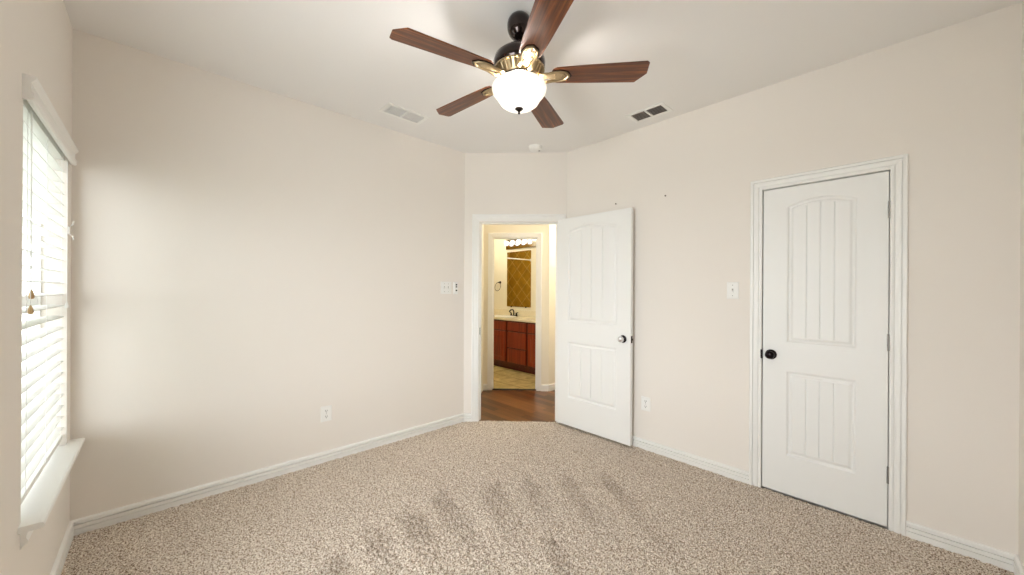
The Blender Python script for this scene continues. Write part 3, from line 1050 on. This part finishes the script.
def toggle(fr3, u, v_, root):
    MB().fbox(fr3, u - 0.005, u + 0.005, v_ - 0.012, v_ + 0.012, 0.0058, 0.0068).build('toggle_slot', M['grey'], root)
    m = MB()
    m.hexa([fr3(u - 0.004, v_ - 0.008, 0.006), fr3(u + 0.004, v_ - 0.008, 0.006), fr3(u + 0.0035, v_ - 0.014, 0.017), fr3(u - 0.0035, v_ - 0.014, 0.017),
            fr3(u - 0.004, v_ + 0.004, 0.006), fr3(u + 0.004, v_ + 0.004, 0.006), fr3(u + 0.0035, v_ - 0.007, 0.018), fr3(u - 0.0035, v_ - 0.007, 0.018)])
    m.build('toggle', M['plate'], root)


def outlet(fr3, u, v_, root):
    plate_mb(fr3, u, v_, 0.080, 0.118).build('cover_plate', M['plate'], root)
    for dv in (-0.022, 0.022):
        r_ = MB().lathe([(0.0165, 0.0055), (0.0165, 0.0072), (0.0001, 0.0074)], lambda x, y, n: fr3(u + x, v_ + dv + y * 0.9, n), 20).build(
            'receptacle', M['plate'], root)
        m = MB()
        m.fbox(fr3, u - 0.0075, u - 0.0045, v_ + dv - 0.003, v_ + dv + 0.008, 0.0070, 0.0080)
        m.fbox(fr3, u + 0.0045, u + 0.0075, v_ + dv - 0.002, v_ + dv + 0.007, 0.0070, 0.0080)
        m.fbox(fr3, u - 0.0025, u + 0.0025, v_ + dv - 0.011, v_ + dv - 0.006, 0.0070, 0.0080)
        m.build('socket_slot', M['slot'], r_)
    screw(fr3, u, v_, root)


t = thing('light_switch', 'white single toggle switch plate left of the closet door', 'light switch', FB(0.852, 1.350, 0))
plate_mb(FB, 0.852, 1.350, 0.076, 0.120).build('cover_plate', M['plate'], t)
toggle(FB, 0.852, 1.350, t); screw(FB, 0.852, 1.388, t); screw(FB, 0.852, 1.312, t)
t = thing('light_switch', 'white double toggle switch plate on the plain wall left of the doorway', 'light switch', FA(2.056, 1.362, 0))
plate_mb(FA, 2.056, 1.362, 0.122, 0.120).build('cover_plate', M['plate'], t)
for du in (-0.023, 0.023):
    toggle(FA, 2.056 + du, 1.362, t); screw(FA, 2.056 + du, 1.400, t); screw(FA, 2.056 + du, 1.324, t)
t = thing('wall_control', 'slim white wall control with dark buttons beside the double switch plate', 'wall control', FA(2.166, 1.360, 0))
plate_mb(FA, 2.166, 1.360, 0.056, 0.122).build('cradle', M['plate'], t)
MB().fbox(FA, 2.146, 2.186, 1.312, 1.414, 0.005, 0.017).build('control_body', M['plate'], t, bevel=0.003)
for vv, hh_ in ((1.393, 0.016), (1.372, 0.012), (1.336, 0.014)):
    MB().fbox(FA, 2.158, 2.176, vv - hh_ / 2, vv + hh_ / 2, 0.0165, 0.0185).build('button', M['slot'], t)
t = thing('wall_outlet', 'white duplex wall outlet low on the plain wall', 'outlet', FA(0.958, 0.372, 0))
outlet(FA, 0.958, 0.372, t)
t = thing('wall_outlet', 'white duplex wall outlet low on the right wall beside the open door', 'outlet', FB(1.506, 0.385, 0))
outlet(FB, 1.506, 0.385, t)
for (yy, zz), lab in (((1.797, 2.127), 'small grey nail in the wall just above the open door'),
                      ((1.344, 2.119), 'small grey nail high on the bare wall between the two doors')):
    m = MB().lathe([(0.0025, 0.0), (0.0025, 0.012), (0.0065, 0.0125), (0.0065, 0.0145), (0.0001, 0.015)], lambda x, y, n: FB(yy + x, zz + y, n), 12)
    tag(m.build('nail', M['mark'], loc=FB(yy, zz, 0)), lab, 'nail')

# ------------------------------------------------------------------ bathroom
VX0, VX1, VY0, VY1, VH = 4.27, XM - 0.002, 3.62, 5.86, 0.830
van = thing('vanity_cabinet', 'cherry red wood bathroom vanity cabinet under a cream counter', 'cabinet', (4.55, 4.75, 0))
m = MB().box(VX0 + 0.02, VX1, VY0, VY1, 0.10, VH)
m.box(VX0 + 0.085, VX1, VY0, VY1, 0.0, 0.10)
m.build('body', M['cherry_shade'], van, bevel=0.002)
FV = frame((VX0 + 0.02, 0, 0), Y, UP, -X)


def front(name, y0, y1, z0, z1, raised):
    m = MB().fbox(FV, y0, y1, z0, z1, 0, 0.022)
    if raised:
        s_ = 0.058
        p = [FV(y0 + s_, z0 + s_, 0.0218), FV(y1 - s_, z0 + s_, 0.0218), FV(y1 - s_, z1 - s_, 0.0218), FV(y0 + s_, z1 - s_, 0.0218),
             FV(y0 + s_ + 0.03, z0 + s_ + 0.03, 0.031), FV(y1 - s_ - 0.03, z0 + s_ + 0.03, 0.031),
             FV(y1 - s_ - 0.03, z1 - s_ - 0.03, 0.031), FV(y0 + s_ + 0.03, z1 - s_ - 0.03, 0.031)]
        m.add(p, [(4, 5, 6, 7), (0, 1, 5, 4), (1, 2, 6, 5), (2, 3, 7, 6), (3, 0, 4, 7)])
    return m.build(name, M['cherry'], van, bevel=0.004)


for y0, y1 in ((3.66, 4.120), (4.640, 5.10), (5.14, 5.82)):
    front('drawer', y0, y1, 0.665, 0.805, False)
    front('door', y0, y1, 0.135, 0.645, True)
front('drawer', 4.165, 4.595, 0.665, 0.805, False)
front('drawer', 4.165, 4.595, 0.385, 0.645, False)
front('drawer', 4.165, 4.595, 0.135, 0.365, False)
ct = thing('vanity_counter', 'cream bathroom counter top with backsplash on the cherry cabinet', 'counter', (4.55, 4.75, VH))
MB().box(VX0 - 0.015, VX1, VY0 - 0.02, VY1 + 0.02, VH, VH + 0.038).build('top', M['counter'], ct, bevel=0.006)
MB().box(VX1 - 0.02, VX1, VY0 - 0.02, VY1 + 0.02, VH + 0.038, VH + 0.14).build('backsplash', M['counter'], ct, bevel=0.003)
bs = MB()
bs.lathe([(0.20, 0.0), (0.205, 0.006), (0.195, 0.009), (0.180, 0.004), (0.10, 0.002), (0.0001, 0.001)],
         lambda x, y, hh: Vector((4.52 + x * 0.85, 4.93 + y * 1.1, VH + 0.038 + hh)), 32)
bs.build('basin', M['plate'], ct, smooth=True)
fa = thing('faucet', 'dark bronze faucet on the bathroom counter below the mirror', 'faucet', (4.735, 4.93, VH + 0.038))
ZF = VH + 0.038
MB().box(4.715, 4.755, 4.845, 5.015, ZF, ZF + 0.015).build('base', M['orb'], fa, bevel=0.005)
MB().tube([(4.735, 4.93, ZF + 0.01), (4.735, 4.93, ZF + 0.08), (4.715, 4.93, ZF + 0.115), (4.66, 4.93, ZF + 0.115), (4.625, 4.93, ZF + 0.085)], 0.012, 12).build(
    'spout', M['orb'], fa, smooth=True)
for yy in (4.862, 4.998):
    hm = MB().tube([(4.735, yy, ZF + 0.012), (4.735, yy, ZF + 0.055)], [0.016, 0.011], 12)
    hm.tube([(4.735, yy, ZF + 0.055), (4.735, yy + (0.045 if yy > 4.93 else -0.045), ZF + 0.068)], [0.009, 0.006], 10)
    hm.build('handle', M['orb'], fa, smooth=True)
mr = thing('mirror', 'tall frameless bathroom mirror reflecting brown shower tile', 'mirror', (XM, 4.89, 1.04))
MB().box(XM - 0.008, XM, 4.575, 5.20, 1.035, 2.055).build('glass', M['mirror'], mr)
for yy in (4.70, 5.08):
    MB().box(XM - 0.012, XM, yy - 0.012, yy + 0.012, 1.022, 1.045).build('clip', M['orb'], mr)
vlf = thing('vanity_light', 'chrome bar vanity light with white globe bulbs above the mirror', 'light fixture', (XM, 4.8, 2.20))
MB().box(XM - 0.028, XM, 4.38, 5.22, 2.105, 2.290).build('back_bar', M['chrome'], vlf, bevel=0.006)
for i, yy in enumerate((5.13, 4.97, 4.81, 4.65)):
    gg = lambda x, y, hh, yy=yy: Vector((XM - 0.028 - hh, yy + x, 2.215 + y))
    MB().lathe([(0.024, 0.0), (0.024, 0.012), (0.018, 0.020)], gg, 18).build('socket', M['chrome'], vlf, smooth=True)
    pr_ = [(0.018, 0.018)] + [(0.046 * math.sin(a2), 0.060 - 0.046 * math.cos(a2)) for a2 in [0.35 + (PI - 0.35) * q / 12 for q in range(12)]] + [(0.0001, 0.106)]
    MB().lathe(pr_, gg, 22).build('bulb', M['bulb'], vlf, smooth=True)
tr = thing('towel_ring', 'dark towel ring on the cream wall left of the bathroom mirror', 'towel ring', (XM, 5.40, 1.49))
MB().lathe([(0.026, 0.0), (0.026, 0.006), (0.012, 0.012), (0.010, 0.045), (0.013, 0.050), (0.0001, 0.054)],
           lambda x, y, hh: Vector((XM - hh, 5.40 + x, 1.49 + y)), 20).build('mount', M['orb'], tr, smooth=True)
MB().tube([(XM - 0.045 - 0.018 * (1 - math.cos(2 * PI * q / 28)) , 5.40 + 0.082 * math.sin(2 * PI * q / 28), 1.408 + 0.082 * math.cos(2 * PI * q / 28)) for q in range(28)],
          0.0045, 8, closed=True).build('ring', M['orb'], tr, smooth=True)
rod = MB().tube([(XO + 0.012, 6.15, 2.06), (XM, 6.15, 2.06)], 0.013, 14)
for xx, s_ in ((XO + 0.012, 1), (XM, -1)):
    rod.tube([(xx, 6.15, 2.06), (xx + 0.015 * s_, 6.15, 2.06)], 0.03, 16)
tag(rod.build('shower_rod', M['plate'], smooth=True), 'white shower rod reflected across the bathroom mirror', 'rod')
tub = thing('bathtub', 'white bathtub below the brown tile reflected in the bathroom mirror', 'bathtub', (4.0, 6.5, 0))
tm = MB()
tm.box(XO + 0.014, XM - 0.002, 6.12, 6.20, 0, 0.5); tm.box(XO + 0.014, XM - 0.002, YE - 0.062, YE - 0.002, 0, 0.5)
tm.box(XO + 0.014, XO + 0.08, 6.20, YE - 0.06, 0, 0.5); tm.box(XM - 0.08, XM - 0.002, 6.20, YE - 0.06, 0, 0.5)
tm.box(XO + 0.08, XM - 0.08, 6.20, YE - 0.06, 0, 0.10)
tm.build('tub_shell', M['plate'], tub, bevel=0.012)
